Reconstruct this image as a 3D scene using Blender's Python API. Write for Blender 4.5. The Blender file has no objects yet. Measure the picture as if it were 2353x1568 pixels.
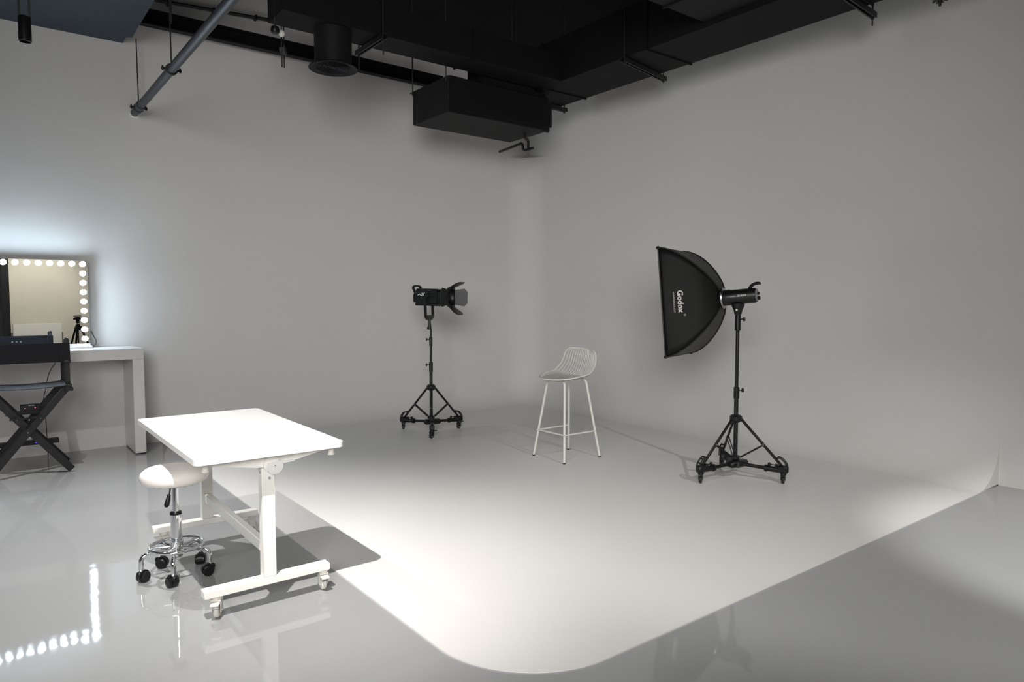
import bpy, bmesh, math, random
from mathutils import Vector, Matrix
random.seed(7)
S = bpy.context.scene
COL = S.collection
R = math.radians
PI = math.pi

# ------------------------------------------------------------------ camera
AZ = R(52.3); PITCH = math.atan(94/1597.)
cd = bpy.data.cameras.new('camera'); cam = bpy.data.objects.new('camera', cd); COL.objects.link(cam)
cd.sensor_width = 36.0; cd.lens = 36.0*1597/2353; cd.clip_start = 0.05; cd.clip_end = 60
cam.location = (0, 0, 1.35)
cam.rotation_euler = (PI/2-PITCH, 0, AZ-PI/2)
S.camera = cam

# ------------------------------------------------------------------ world, exposure
w = bpy.data.worlds.new('world'); S.world = w; w.use_nodes = True
w.node_tree.nodes['Background'].inputs[0].default_value = (0.5, 0.55, 0.62, 1)
w.node_tree.nodes['Background'].inputs[1].default_value = 0.02
vs = S.view_settings
vs.view_transform = 'Standard'; vs.look = 'None'; vs.gamma = 1.0; vs.use_curve_mapping = False
vs.exposure = 0.0

# ------------------------------------------------------------------ lamps of the room (ceiling track spots), plus added fill lights
def spot(name, loc, target, power, size, blend=1.0, rad=0.02, col=(1, 1, 1)):
    l = bpy.data.lights.new(name, 'SPOT'); l.energy = power; l.spot_size = R(size); l.spot_blend = blend
    l.shadow_soft_size = rad; l.color = col
    o = bpy.data.objects.new(name, l); COL.objects.link(o); o.location = loc
    d = Vector(target)-Vector(loc); o.rotation_euler = d.to_track_quat('-Z', 'Y').to_euler()
    return o
spot('track_spot_desk', (.26, 2.08, 2.98), (1.05, 3.35, 0), 345, 60, 1.0, 0.014, (1.0, .965, .92))
spot('track_spot_floor', (.26, 2.08, 2.98), (2.05, 2.95, 0), 272, 60, 1.0, 0.014, (1.0, .965, .92))
spot('track_spot_vanity', (.303, 5.22, 2.89), (.1, 4.8, 0), 270, 92, 1.0, 0.018, (1.0, .985, .97))
spot('track_spot_vanity_wide', (.303, 5.22, 2.89), (.0, 5.1, 0), 150, 108, 1.0, 0.018, (1.0, .985, .97))
spot('track_spot_front', (3.6, -.2, 3.2), (4.7, .7, 0), 430, 44, 0.6, 0.02, (1.0, .985, .96))
spot('track_spot_corner', (3.3, -.6, 3.2), (4.0, 1.8, 0), 250, 60, 0.6, 0.02, (1.0, .97, .94))
spot('back_wall_fill_spot', (1.0, -.2, 3.1), (.95, -2.1, 1.35), 250, 62, 0.9, 0.03, (1.0, .94, .82))  # added fill, brightens the back wall that the mirror reflects
def area(name, loc, target, power, sx, sy, col, spread=180):
    l = bpy.data.lights.new(name, 'AREA'); l.shape = 'RECTANGLE'; l.size = sx; l.size_y = sy; l.energy = power; l.color = col
    l.spread = R(spread)
    o = bpy.data.objects.new(name, l); COL.objects.link(o); o.location = loc
    o.rotation_euler = (Vector(target)-Vector(loc)).to_track_quat('-Z', 'Y').to_euler()
    return o
area('wall_fill_area', (-1.15, -1.0, 2.6), (4.2, 5.6, 1.0), 60, 2.3, 1.8, (1.0, .985, .965), 80)  # unseen area light behind the camera, added to brighten both studio walls

# ------------------------------------------------------------------ materials
def mat(name, col, rough=.5, metal=0., spec=.5, coat=0., coat_r=.05, var=.04, vscale=6., bump=0., bscale=40., sheen=0.):
    m = bpy.data.materials.new(name); m.use_nodes = True; nt = m.node_tree; b = nt.nodes['Principled BSDF']
    tc = nt.nodes.new('ShaderNodeTexCoord'); n = nt.nodes.new('ShaderNodeTexNoise')
    n.inputs['Scale'].default_value = vscale; n.inputs['Detail'].default_value = 3
    nt.links.new(tc.outputs['Object'], n.inputs['Vector'])
    r = nt.nodes.new('ShaderNodeValToRGB')
    r.color_ramp.elements[0].position = .3; r.color_ramp.elements[1].position = .7
    r.color_ramp.elements[0].color = (*[c*(1-var) for c in col], 1); r.color_ramp.elements[1].color = (*[min(1, c*(1+var)) for c in col], 1)
    nt.links.new(n.outputs['Fac'], r.inputs['Fac']); nt.links.new(r.outputs['Color'], b.inputs['Base Color'])
    b.inputs['Roughness'].default_value = rough; b.inputs['Metallic'].default_value = metal
    b.inputs['Specular IOR Level'].default_value = spec
    b.inputs['Coat Weight'].default_value = coat; b.inputs['Coat Roughness'].default_value = coat_r
    if sheen: b.inputs['Sheen Weight'].default_value = sheen
    if bump:
        n2 = nt.nodes.new('ShaderNodeTexNoise'); n2.inputs['Scale'].default_value = bscale; n2.inputs['Detail'].default_value = 2
        nt.links.new(tc.outputs['Object'], n2.inputs['Vector'])
        bp = nt.nodes.new('ShaderNodeBump'); bp.inputs['Strength'].default_value = 1.0; bp.inputs['Distance'].default_value = bump
        nt.links.new(n2.outputs['Fac'], bp.inputs['Height']); nt.links.new(bp.outputs['Normal'], b.inputs['Normal'])
        if coat: nt.links.new(bp.outputs['Normal'], b.inputs['Coat Normal'])
    return m
def emis(name, col, strength):
    m = bpy.data.materials.new(name); m.use_nodes = True; nt = m.node_tree; b = nt.nodes['Principled BSDF']
    b.inputs['Base Color'].default_value = (*col, 1); b.inputs['Emission Color'].default_value = (*col, 1)
    b.inputs['Emission Strength'].default_value = strength
    return m
M_WALL = mat('white_wall_paint', (.70, .695, .685), .7, var=.012, vscale=1.2, spec=.2)
M_CYC = mat('cyclorama_floor_paint', (.735, .725, .708), .42, var=.012, vscale=1.5, spec=.3, bump=.0008, bscale=2.5)
M_COVE = mat('white_wall_matt_paint', (.735, .722, .705), .75, var=.012, vscale=1.2, spec=.15)
M_FLOOR = mat('grey_epoxy_floor', (.325, .33, .333), .04, var=.03, vscale=.9, spec=.5, bump=.0011, bscale=4.0)
M_BACK = mat('beige_wall_paint', (.64, .615, .545), .8, var=.02)
M_CEIL = mat('black_ceiling_paint', (.006, .006, .008), .85, spec=.2)
M_DUCT = mat('black_painted_sheet_metal', (.0055, .0055, .006), .7, spec=.2, bump=.001, bscale=4)
M_DUCT2 = mat('black_painted_unit', (.007, .007, .008), .65, spec=.25, bump=.001, bscale=5)
M_SOFFIT = mat('blue_grey_soffit_paint', (.026, .035, .050), .7, var=.05)
M_PIPE = mat('dark_grey_pipe', (.022, .025, .032), .45, spec=.5)
M_STRUT = mat('black_strut', (.012, .012, .013), .5)
M_WHITE = mat('white_powder_coat', (.86, .845, .80), .38, var=.01, spec=.4)
M_TOP = mat('white_laminate', (.80, .79, .77), .3, var=.008, spec=.4)
M_VAN = mat('white_gloss_lacquer', (.68, .67, .65), .18, var=.01, spec=.5)
M_PLAS = mat('cream_plastic', (.72, .70, .64), .4, var=.01)
M_VINYL = mat('off_white_vinyl', (.85, .80, .765), .42, var=.015, bump=.0004, bscale=300)
M_CHROME = mat('chrome', (.82, .83, .85), .07, metal=1, var=.005)
M_STEEL = mat('brushed_steel', (.42, .43, .44), .3, metal=1, var=.03)
M_BLKP = mat('black_plastic', (.006, .006, .0065), .38, spec=.4, var=.1)
M_BLKM = mat('black_anodised_metal', (.006, .006, .0065), .4, spec=.4, var=.08)
M_BLKW = mat('black_lacquered_wood', (.009, .009, .0105), .4, spec=.45, var=.15, vscale=20)
M_CANV = mat('black_canvas', (.009, .009, .011), .85, spec=.25, var=.1, bump=.0004, bscale=500)
M_CANV2 = mat('black_seat_canvas', (.02, .022, .028), .5, spec=.5, var=.1, bump=.0004, bscale=500)
M_FAB = mat('black_softbox_nylon', (.0042, .0040, .0038), .6, spec=.22, var=.12, vscale=12, bump=.003, bscale=9)
M_FAB2 = mat('black_softbox_nylon_glossy', (.009, .009, .009), .5, spec=.35, var=.15, vscale=12, bump=.004, bscale=10)
M_DIFF = mat('white_diffuser_cloth', (.8, .8, .8), .9)
M_STOOL = mat('warm_white_metal', (.72, .71, .66), .45, var=.01)
M_PAD = mat('pale_seat_shell', (.62, .61, .57), .5, var=.02)
M_RUB = mat('black_rubber', (.012, .012, .012), .6)
M_TXT = mat('white_print', (.62, .60, .56), .6, var=.0)
M_GREY = mat('grey_panel', (.20, .20, .20), .4)
M_HUB = mat('grey_hub', (.35, .35, .34), .4)
M_MIRF = mat('white_mirror_frame', (.80, .81, .82), .3, var=.01)
M_BULB = emis('frosted_bulb_lit', (.70, .86, 1.0), 80.0)
M_RED = emis('red_led', (1., .3, .3), .9)
M_BLUE = emis('blue_led', (.12, .08, 1.), .9)
M_MIR = bpy.data.materials.new('mirror_glass'); M_MIR.use_nodes = True
_b = M_MIR.node_tree.nodes['Principled BSDF']; _b.inputs['Metallic'].default_value = 1; _b.inputs['Roughness'].default_value = .0
_b.inputs['Base Color'].default_value = (.90, .91, .90, 1)

# ------------------------------------------------------------------ mesh builder
def frames(pts, closed=False):
    n = len(pts); T = []
    for i in range(n):
        a = pts[(i-1) % n] if (closed or i > 0) else pts[i]; b = pts[(i+1) % n] if (closed or i < n-1) else pts[i]
        T.append((b-a).normalized())
    up = Vector((0, 0, 1)) if abs(T[0].z) < .9 else Vector((1, 0, 0))
    u = T[0].cross(up).normalized(); out = []
    for t in T:
        u = (u - t*u.dot(t)).normalized(); out.append((u, t.cross(u)))
    if closed:      # spread the leftover twist so that the loop closes cleanly
        u0, v0 = out[0]; ul = (u-T[0]*u.dot(T[0])).normalized(); tw = math.atan2(ul.dot(v0), ul.dot(u0))
        out = [(a*math.cos(-tw*k/n)+b*math.sin(-tw*k/n), b*math.cos(-tw*k/n)-a*math.sin(-tw*k/n)) for k, (a, b) in enumerate(out)]
    return out
class MB:
    def __init__(s, M=None): s.bm = bmesh.new(); s.M = M or Matrix.Identity(4)
    def _v(s, p, L=None):
        p = Vector(p)
        if L is not None: p = L @ p
        return s.bm.verts.new(s.M @ p)
    def box(s, c, d, rot=None, bev=0., L=None):
        Lm = Matrix.Translation(Vector(c)) @ (rot.to_4x4() if rot is not None else Matrix.Identity(4))
        if L is not None: Lm = L @ Lm
        x, y, z = [k/2 for k in d]; vs_ = [s._v(p, Lm) for p in ((-x,-y,-z),(x,-y,-z),(x,y,-z),(-x,y,-z),(-x,-y,z),(x,-y,z),(x,y,z),(-x,y,z))]
        fs = [s.bm.faces.new([vs_[i] for i in f]) for f in ((3,2,1,0),(4,5,6,7),(0,1,5,4),(1,2,6,5),(2,3,7,6),(3,0,4,7))]
        if bev:
            es = list({e for f in fs for e in f.edges})
            bmesh.ops.bevel(s.bm, geom=es, offset=bev, segments=1, profile=.5, affect='EDGES')
        return s
    def bx(s, x0, x1, y0, y1, z0, z1, bev=0.):
        return s.box(((x0+x1)/2, (y0+y1)/2, (z0+z1)/2), (abs(x1-x0), abs(y1-y0), abs(z1-z0)), bev=bev)
    def bar(s, a, b, wd, th, up=(0, 0, 1), bev=0.):
        a = Vector(a); b = Vector(b); t = (b-a); ln = t.length; t.normalize(); u = Vector(up); sd = t.cross(u).normalized(); u2 = sd.cross(t)
        rot = Matrix((t, sd, u2)).transposed()
        return s.box((a+b)/2, (ln, th, wd), rot=rot, bev=bev)
    def tube(s, pts, r, n=10, closed=False, cap=True, sy=1.):
        pts = [Vector(p) for p in pts]; fr = frames(pts, closed); rs = r if isinstance(r, (list, tuple)) else [r]*len(pts)
        rings = []
        for p, (u, v), rr in zip(pts, fr, rs):
            rings.append([s._v(p+(u*math.cos(2*PI*k/n)*rr+v*math.sin(2*PI*k/n)*rr*sy)) for k in range(n)])
        m = len(rings)
        for i in range(m if closed else m-1):
            A = rings[i]; B = rings[(i+1) % m]
            for k in range(n): s.bm.faces.new((A[k], A[(k+1) % n], B[(k+1) % n], B[k]))
        if cap and not closed:
            s.bm.faces.new(list(reversed(rings[0]))); s.bm.faces.new(rings[-1])
        return s
    def cyl(s, a, b, r, r2=None, n=20): return s.tube([a, b], [r, r if r2 is None else r2], n)
    def lathe(s, prof, n=24, L=None, ang=2*PI):
        rings = []
        for r_, z_ in prof:
            rings.append([s._v((r_*math.cos(2*PI*k/n), r_*math.sin(2*PI*k/n), z_), L) for k in range(n)] if r_ > 1e-6 else [s._v((0, 0, z_), L)])
        for A, B in zip(rings, rings[1:]):
            for k in range(n):
                a = [A[k % len(A)], A[(k+1) % len(A)]] if len(A) > 1 else [A[0]]
                b = [B[(k+1) % len(B)], B[k % len(B)]] if len(B) > 1 else [B[0]]
                if len(a)+len(b) > 2: s.bm.faces.new(a+b)
        return s
    def prism(s, poly, h, L=None, bev=0.):
        bot = [s._v((x, y, 0), L) for x, y in poly]; top = [s._v((x, y, h), L) for x, y in poly]; n = len(poly)
        fs = [s.bm.faces.new(list(reversed(bot))), s.bm.faces.new(top)]
        es = list(fs[0].edges)+list(fs[1].edges)
        for k in range(n): s.bm.faces.new((bot[k], bot[(k+1) % n], top[(k+1) % n], top[k]))
        if bev: bmesh.ops.bevel(s.bm, geom=es, offset=bev, segments=1, profile=.5, affect='EDGES')
        return s
    def sphere(s, c, r, n=16, sc=(1, 1, 1), L=None):
        Lm = Matrix.Translation(Vector(c)) @ Matrix.Diagonal((*sc, 1))
        if L is not None: Lm = L @ Lm
        m = max(6, n//2)
        return s.lathe([(r*math.sin(PI*i/m), -r*math.cos(PI*i/m)) for i in range(m+1)], n, Lm)
    def grid(s, P):
        V = [[s._v(p) for p in row] for row in P]
        for i in range(len(V)-1):
            for j in range(len(V[0])-1):
                try: s.bm.faces.new((V[i][j], V[i+1][j], V[i+1][j+1], V[i][j+1]))
                except ValueError: pass
        return s
def T(x, y, z): return Matrix.Translation((x, y, z))
def RX(a): return Matrix.Rotation(a, 4, 'X')
def RY(a): return Matrix.Rotation(a, 4, 'Y')
def RZ(a): return Matrix.Rotation(a, 4, 'Z')
def obj(name, mb, m, parent=None, loc=(0, 0, 0), angle=38, smooth=True, flip=False):
    bm = mb.bm
    bmesh.ops.remove_doubles(bm, verts=bm.verts, dist=1e-6)
    bmesh.ops.recalc_face_normals(bm, faces=bm.faces)
    if flip: bmesh.ops.reverse_faces(bm, faces=bm.faces)
    me = bpy.data.meshes.new(name); bm.to_mesh(me); bm.free()
    me.materials.append(m)
    if smooth:
        for p in me.polygons: p.use_smooth = True
        try: me.set_sharp_from_angle(angle=R(angle))
        except Exception: pass
    o = bpy.data.objects.new(name, me); COL.objects.link(o); o.location = loc
    if parent is not None: o.parent = parent
    return o
def tag(o, label, cat, group=None):
    o['label'] = label; o['category'] = cat
    if group: o['group'] = group
    return o
def thing(name, label, cat, loc=(0, 0, 0), rz=0, group=None):
    o = bpy.data.objects.new(name, None); COL.objects.link(o); o.location = loc; o.rotation_euler = (0, 0, rz); o.empty_display_size = .1
    return tag(o, label, cat, group)
def struct(name, mb, m, **k):
    o = obj(name, mb, m, **k); o['kind'] = 'structure'; return o
def dup(root, loc=None, rz=None, label=None, parent=None):
    c = root.copy(); COL.objects.link(c)
    if parent is not None: c.parent = parent
    if loc is not None: c.location = loc
    if rz is not None: c.rotation_euler = (0, 0, rz)
    if label: c['label'] = label
    for ch in list(root.children):
        d = ch.copy(); COL.objects.link(d); d.parent = c
        for g in list(ch.children):
            e = g.copy(); COL.objects.link(e); e.parent = d
    return c
def text(name, body, size, M, m, parent, extr=.0006, bold=0., sx=1., sp=1.):
    cu = bpy.data.curves.new(name, 'FONT'); cu.body = body; cu.size = size; cu.extrude = extr; cu.offset = bold
    cu.align_x = 'CENTER'; cu.align_y = 'CENTER'; cu.space_character = sp; cu.resolution_u = 3
    t = bpy.data.objects.new(name, cu); COL.objects.link(t)
    dg = bpy.context.evaluated_depsgraph_get(); dg.update()
    me = bpy.data.meshes.new_from_object(t.evaluated_get(dg)); me.transform(M @ Matrix.Diagonal((sx, 1, 1, 1)))
    bpy.data.objects.remove(t); me.name = name
    me.materials.clear(); me.materials.append(m)
    o = bpy.data.objects.new(name, me); COL.objects.link(o); o.parent = parent
    return o
def arc(cx, cy, r, a0, a1, n):
    return [(cx+r*math.cos(R(a0+(a1-a0)*k/n)), cy+r*math.sin(R(a0+(a1-a0)*k/n))) for k in range(n+1)]
def fillet_path(pts, r, n=5):
    pts = [Vector(p) for p in pts]; out = [pts[0]]
    for i in range(1, len(pts)-1):
        p = pts[i]; a = (pts[i-1]-p); b = (pts[i+1]-p); d = min(r, a.length*.49, b.length*.49)
        A = p+a.normalized()*d; B = p+b.normalized()*d
        for k in range(n+1):
            t = k/n; out.append(A*(1-t)**2+p*2*t*(1-t)+B*t*t)
    out.append(pts[-1]); return out

# ================================================================== ROOM
XB, YA, ZC = 5.874, 7.25, 4.6
XL, YB = -3.2, -2.1
struct('floor', MB().bx(XL-.1, XB+.1, -4.2, YA+.1, -.1, 0), M_FLOOR, smooth=False)
struct('wall_left', MB().bx(XL-.1, XB, YA, YA+.1, 0, ZC), M_COVE, smooth=False)
struct('wall_right', MB().bx(XB, XB+.1, -4.2, YA+.1, 0, ZC), M_COVE, smooth=False)
struct('wall_back', MB().bx(.54, XB, YB-.12, YB, 0, ZC), M_BACK, smooth=False)
struct('wall_far_back', MB().bx(XL-.1, .6, -4.2, -4.1, 0, ZC), M_WALL, smooth=False)
struct('wall_side', MB().bx(XL-.1, XL, -4.2, YA, 0, ZC), M_WALL, smooth=False)
struct('ceiling', MB().bx(XL-.1, XB+.1, -4.2, YA+.1, ZC, ZC+.1), M_CEIL, smooth=False)
struct('trim_1', MB().bx(.42, .50, YB-.1, YB, 0, 3.2).bx(.50, .54, YB-.12, YB-.02, 0, 3.2), M_BLKM, smooth=False)

# cyclorama: painted floor, coves and rounded corner
X0, Y0, CR, FR, H0 = 1.375, 1.79, .36, .46, .006
poly = arc(X0+FR, Y0+FR, FR, 180, 270, 20)+[(XB-.0005, Y0), (XB-.0005, YA-.0005), (X0, YA-.0005)]
def cyc_profile(n=16): return [(CR-CR*math.sin(PI/2*k/n), CR-CR*math.cos(PI/2*k/n)) for k in range(n+1)]   # (distance from wall, height)
mb = MB(); e = .0003
mb.prism(poly, H0)
o = obj('floor_cyclorama', mb, M_CYC, angle=50); o['kind'] = 'structure'; mb = MB()
pr = [(d+e, z+H0*(1-z/CR)) for d, z in cyc_profile()]
NA = 24
mb.grid([[(X0+(XB-CR-X0)*i/NA, YA-d, z) for d, z in pr] for i in range(NA+1)])
mb.grid([[(XB-d, Y0+(YA-CR-Y0)*i/NA, z) for d, z in pr] for i in range(NA+1)])
ctr = Vector((XB-CR-e, YA-CR-e, CR))
mb.grid([[ (ctr.x+CR*math.cos(b)*math.cos(a), ctr.y+CR*math.cos(b)*math.sin(a), ctr.z-CR*math.sin(b)+H0*math.sin(b)) for b in [PI/2*k/16 for k in range(17)]] for a in [PI/2*k/16 for k in range(17)]])
mb.grid([[ (ctr.x+CR*math.cos(a), ctr.y+CR*math.sin(a), z) for z in (CR, 1.3, 2.2, 3.2)] for a in [PI/2*k/16 for k in range(17)]])
# end caps and top ledge
def cap(bm_, pts, corner):
    c = mb._v(corner); vs_ = [mb._v(p) for p in pts]
    for a, b in zip(vs_, vs_[1:]): mb.bm.faces.new((c, a, b))
cap(mb, [(X0, YA-d, z) for d, z in pr], (X0, YA, 0))
cap(mb, [(XB-d, Y0, z) for d, z in pr], (XB, Y0, 0))
cap(mb, [(ctr.x+CR*math.cos(a), ctr.y+CR*math.sin(a), 3.2) for a in [PI/2*k/16 for k in range(17)]], (XB, YA, 3.2))
cyc = obj('wall_cove', mb, M_COVE, angle=50); cyc['kind'] = 'structure'

# soffit (blue-grey dropped ceiling at the left)
mb = MB(); mb.prism([(XL, 3.2), (1.192, 3.2), (1.192, 7.05), (1.15, 7.08), (1.15, 7.25), (XL, 7.25)], .75, T(0, 0, 3.674))
struct('ceiling_soffit', mb, M_SOFFIT, smooth=False)

# ================================================================== CEILING SERVICES
t = thing('steel_beam', 'long black steel channel beam along the left wall, below the ceiling', 'beam', (2.8, 7.12, 3.84))
obj('web', MB().bx(-1.62, 1.65, .02, .035, 0, .125), M_CEIL, t, smooth=False)
obj('bottom_flange', MB().bx(-1.62, 1.65, -.045, .035, -.008, .004), M_DUCT2, t, smooth=False)
obj('top_flange', MB().bx(-1.62, 1.65, -.045, .035, .12, .132), M_CEIL, t, smooth=False)
mb = MB().tube([(1.2, 7.2, 4.09), (2.9, 7.2, 4.21)], .017, 8)
for k in range(3): mb.bx(1.52+k*.4, 1.54+k*.4, 7.18, 7.24, 4.09+k*.0282, 4.135+k*.0282)
tag(obj('conduit_pipe', mb, M_STRUT), 'thin black conduit running along the wall above the steel beam', 'pipe')

# diagonal drain pipe with two clamps and wires
t = thing('hanging_pipe', 'dark grey round pipe hung on two wires, running into the left wall', 'pipe', (1.225, 7.25, 3.064))
obj('pipe_body', MB().cyl((0, -.30, 0), (0, -4.3, .0), .032, n=20), M_PIPE, t)
obj('pipe_coupling', MB().cyl((0, -.14, 0), (0, -.34, 0), .039, n=20), M_PIPE, t)
obj('pipe_end', MB().cyl((0, .0, 0), (0, -.16, 0), .034, n=20), M_PIPE, t)
o = obj('wall_collar', MB().lathe([(.030, 0), (.042, 0), (.040, .010), (.030, .010)], 24, T(0, -.001, 0) @ RX(PI/2)), M_WHITE, t); o['label'] = 'white ring where the pipe meets the wall'
for yy, zt in ((-.22, .6), (-1.52, 1.5)):
    c = obj('pipe_clamp', MB().lathe([(.031, -.013), (.043, -.013), (.043, .013), (.031, .013)], 20, T(0, yy, 0) @ RX(PI/2)).bar((-.07, yy, 0), (-.04, yy, 0), .018, .006).bar((.04, yy, 0), (.07, yy, 0), .018, .006).cyl((-.06, yy, -.016), (-.06, yy, .02), .006, n=8).cyl((.06, yy, -.016), (.06, yy, .02), .006, n=8), M_STRUT, t)
    obj('hanger_wire', MB().cyl((0, yy, .04), (-.005, yy-.0, zt if yy > -1 else 1.5), .005, n=6), M_STRUT, c)
tag(obj('loose_rod', MB().cyl((1.27, 5.9, 3.46), (1.265, 5.86, 4.6), .006, n=6), M_STRUT), 'short black threaded rod hanging from the ceiling beside the dropped soffit', 'rod')

# ducts
def seam(mb, ax, pos, x0, x1, y0, y1, z0, z1, e=.012):
    if ax == 'x': mb.bx(pos-.008, pos+.008, y0-e, y1+e, z0-e, z1+e)
    else: mb.bx(x0-e, x1+e, pos-.008, pos+.008, z0-e, z1+e)
t = thing('air_duct', 'black rectangular air duct running along the left wall, with a round vent under it', 'duct', (1.885, 5.22, 3.5))
obj('duct_body', MB().bx(0, 2.76, 0, .32, 0, .255), M_DUCT, t, smooth=False)
for px in (.82, 1.72): obj('duct_seam', (lambda m_: (seam(m_, 'x', px, 0, 0, 0, .32, 0, .255), m_)[1])(MB()), M_DUCT, t, smooth=False)
t = thing('air_duct', 'widest black rectangular air duct, running along the right wall toward the camera', 'duct', (4.645, -2.0, 3.5))
obj('duct_body', MB().bx(0, .595, 0, 8.02, 0, .43), M_DUCT, t, smooth=False)
for py in (2.9, 4.5, 6.12, 7.5): obj('duct_seam', (lambda m_: (seam(m_, 'y', py, 0, .595, 0, 0, 0, .43), m_)[1])(MB()), M_DUCT, t, smooth=False)
t = thing('air_duct', 'short black branch duct joining the wide right-hand duct from the left', 'duct', (3.3, 2.72, 3.54))
obj('duct_body', MB().bx(0, 1.345, 0, .80, 0, .30), M_DUCT2, t, smooth=False)
obj('duct_seam', MB().bx(.85, .87, -.012, .812, -.012, .312), M_DUCT, t, smooth=False)
t = thing('ceiling_beam', 'black cross beam under the black ceiling between the ducts', 'beam', (3.0, 1, 4.2))
obj('beam_body', MB().bx(0, .16, 0, 4.1, 0, .4), M_CEIL, t, smooth=False)
obj('beam_flange', MB().bx(-.05, .21, 0, 4.1, -.02, 0), M_DUCT, t, smooth=False)

# hangers
def hanger(a, b, z, zt, label, drop=.06):
    a = Vector((*a, z)); b = Vector((*b, z)); mid = (a+b)/2
    t = thing('duct_hanger', label, 'bracket', mid, 0, 'slotted strut hangers under the ducts')
    d = (b-a); L = d.length; u = d.normalized(); ang = math.atan2(u.y, u.x); Mz = RZ(ang)
    mb = MB(Mz); mb.bx(-L/2, L/2, -.021, .021, -.006, 0).bx(-L/2, L/2, -.021, -.017, -.036, -.006).bx(-L/2, L/2, .017, .021, -.036, -.006)
    mb.bx(-L/2, L/2, -.021, -.010, -.04, -.036).bx(-L/2, L/2, .010, .021, -.04, -.036)
    n = int(L/.06)
    for k in range(n): x = -L/2+(k+.5)*L/n; mb.bx(x-.012, x+.012, -.008, .008, -.008, -.005)
    obj('strut', mb, M_STRUT, t, smooth=False)
    for sgn in (-1, 1):
        x = sgn*(L/2-.03)
        obj('threaded_rod', MB(Mz).cyl((x, 0, -.04-drop), (x, 0, zt-z), .006, n=8), M_STRUT, t)
        obj('nut', MB(Mz).cyl((x, 0, -.052), (x, 0, -.038), .013, n=6), M_STRUT, t)
    return t
hanger((4.60, 4.36), (5.34, 4.50), 3.492, 4.6, 'slotted black strut under the wide duct, right of the fan coil unit', .02)
hanger((4.58, 5.89), (5.32, 5.89), 3.492, 4.6, 'slotted black strut under the wide duct where it passes the fan coil unit', .02)
hanger((4.60, 2.50), (5.40, 2.56), 3.492, 4.6, 'slotted black strut under the wide duct, at the top edge of the view', .06)
hanger((2.69, 5.15), (2.69, 5.66), 3.492, 4.6, 'slotted black strut under the left-wall duct, right of the round vent', .12)
t = thing('rod_hanger', 'small black strut clip on two long thin rods, left of the round vent', 'bracket', (2.02, 5.60, 3.36))
obj('strut', MB(RZ(1.1)).bx(-.07, .07, -.02, .02, -.045, -.02).bx(-.07, .07, -.02, -.016, -.02, .0), M_STRUT, t, smooth=False)
for q in ((-.027, -.05, -.17), (.027, .05, -.14)):
    obj('threaded_rod', MB().cyl((q[0], q[1], q[2]), (q[0], q[1], 1.24), .005, n=6), M_STRUT, t)

# round vent
vx, vy = 2.347, 5.38
t = thing('round_vent', 'black round ceiling diffuser on a short pipe under the left-wall duct', 'vent', (vx, vy, 3.2))
obj('neck', MB().lathe([(.0, .298), (.148, .298), (.145, .02), (.0, .02)], 40), M_DUCT2, t)
obj('flange', MB().lathe([(.135, .028), (.150, .028), (.192, .008), (.192, 0), (.150, .012), (.135, .012)], 48), M_DUCT2, t)
for k, rr in enumerate((.125, .098, .072, .046)):
    obj('diffuser_ring', MB().lathe([(rr, .030), (rr+.004, .030), (rr+.016, .010), (rr+.012, .006), (rr, .024)], 40), M_DUCT2, t)
obj('diffuser_core', MB().lathe([(0, .026), (.022, .024), (.026, .012), (0, .008)], 24), M_DUCT2, t)

# fan coil unit
t = thing('fan_coil_unit', 'black boxy air conditioning unit hanging in the corner under the ducts', 'air conditioner', (3.55, 5.56, 3.1))
W, D, Hh = 1.23, .66, .335
obj('casing', MB().bx(0, W, 0, D, 0, Hh, bev=.006), M_DUCT2, t, smooth=False)
obj('plenum', MB().bx(.42, 1.06, .03, .30, Hh-.01, .62).bx(1.06, W-.02, .03, .30, Hh-.01, .385), M_DUCT, t, smooth=False)
obj('side_box', MB().bx(W, W+.06, .02, .30, .05, Hh-.03, bev=.004), M_DUCT2, t, smooth=False)
obj('corner_valve', MB().bx(W+.0, W+.035, .03, .10, .012, .045).cyl((W+.03, .06, .0), (W+.03, .06, .05), .016, n=10), M_BLKP, t)
obj('casing_seam', MB().bx(.0, W-.1, -.006, .0, .012, .024).bx(.02, .16, -.004, .0, .0, Hh), M_CEIL, t, smooth=False)
obj('front_panel', MB().bx(.18, W-.02, -.010, 0, .05, Hh-.01, bev=.003), M_DUCT, t, smooth=False)
for q in ((-.012, .64), (-.012, .02), (W+.012, .64), (W+.012, .02)):
    r_ = obj('hanger_rod', MB().cyl((q[0], q[1], Hh-.05), (q[0], q[1], .40 if q == (W+.012, .02) else 1.5), .0055, n=6).bx(q[0]-.02, q[0]+.02, q[1]-.02, q[1]+.02, Hh-.03, Hh-.022), M_STRUT, t)
# drain trap
zt = 3.02
pts = [(4.60, 6.46, 2.965), (4.68, 6.02, 3.0), (4.70, 5.93, 3.0), (4.72, 5.915, 2.94), (4.76, 5.86, 2.93), (4.80, 5.82, 2.955)]
def P3(x, y, z): return (x, y, z)
AZf = Vector((math.cos(AZ), math.sin(AZ), 0)); RT = Vector((math.sin(AZ), -math.cos(AZ), 0))
def ld(lat, dep, z): return RT*lat+AZf*dep+Vector((0, 0, z))
t = thing('drain_trap', 'black bent drain pipe with a trap hanging under the air conditioning unit', 'pipe', (4.66, 5.75, 3.0))
o0 = Vector((4.66, 5.75, 3.0))
def fl_(px, py, dep):   # lateral/height of a point seen at a given depth (metres)
    lat = (px-1176.5)/1597*dep
    up_ = -(py-784)/1597*dep*math.cos(PITCH)-dep*math.sin(PITCH)
    return ld(lat, dep*math.cos(PITCH)-((py-784)/1597*dep)*math.sin(PITCH), 1.35+up_)
dd = 7.38
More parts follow.
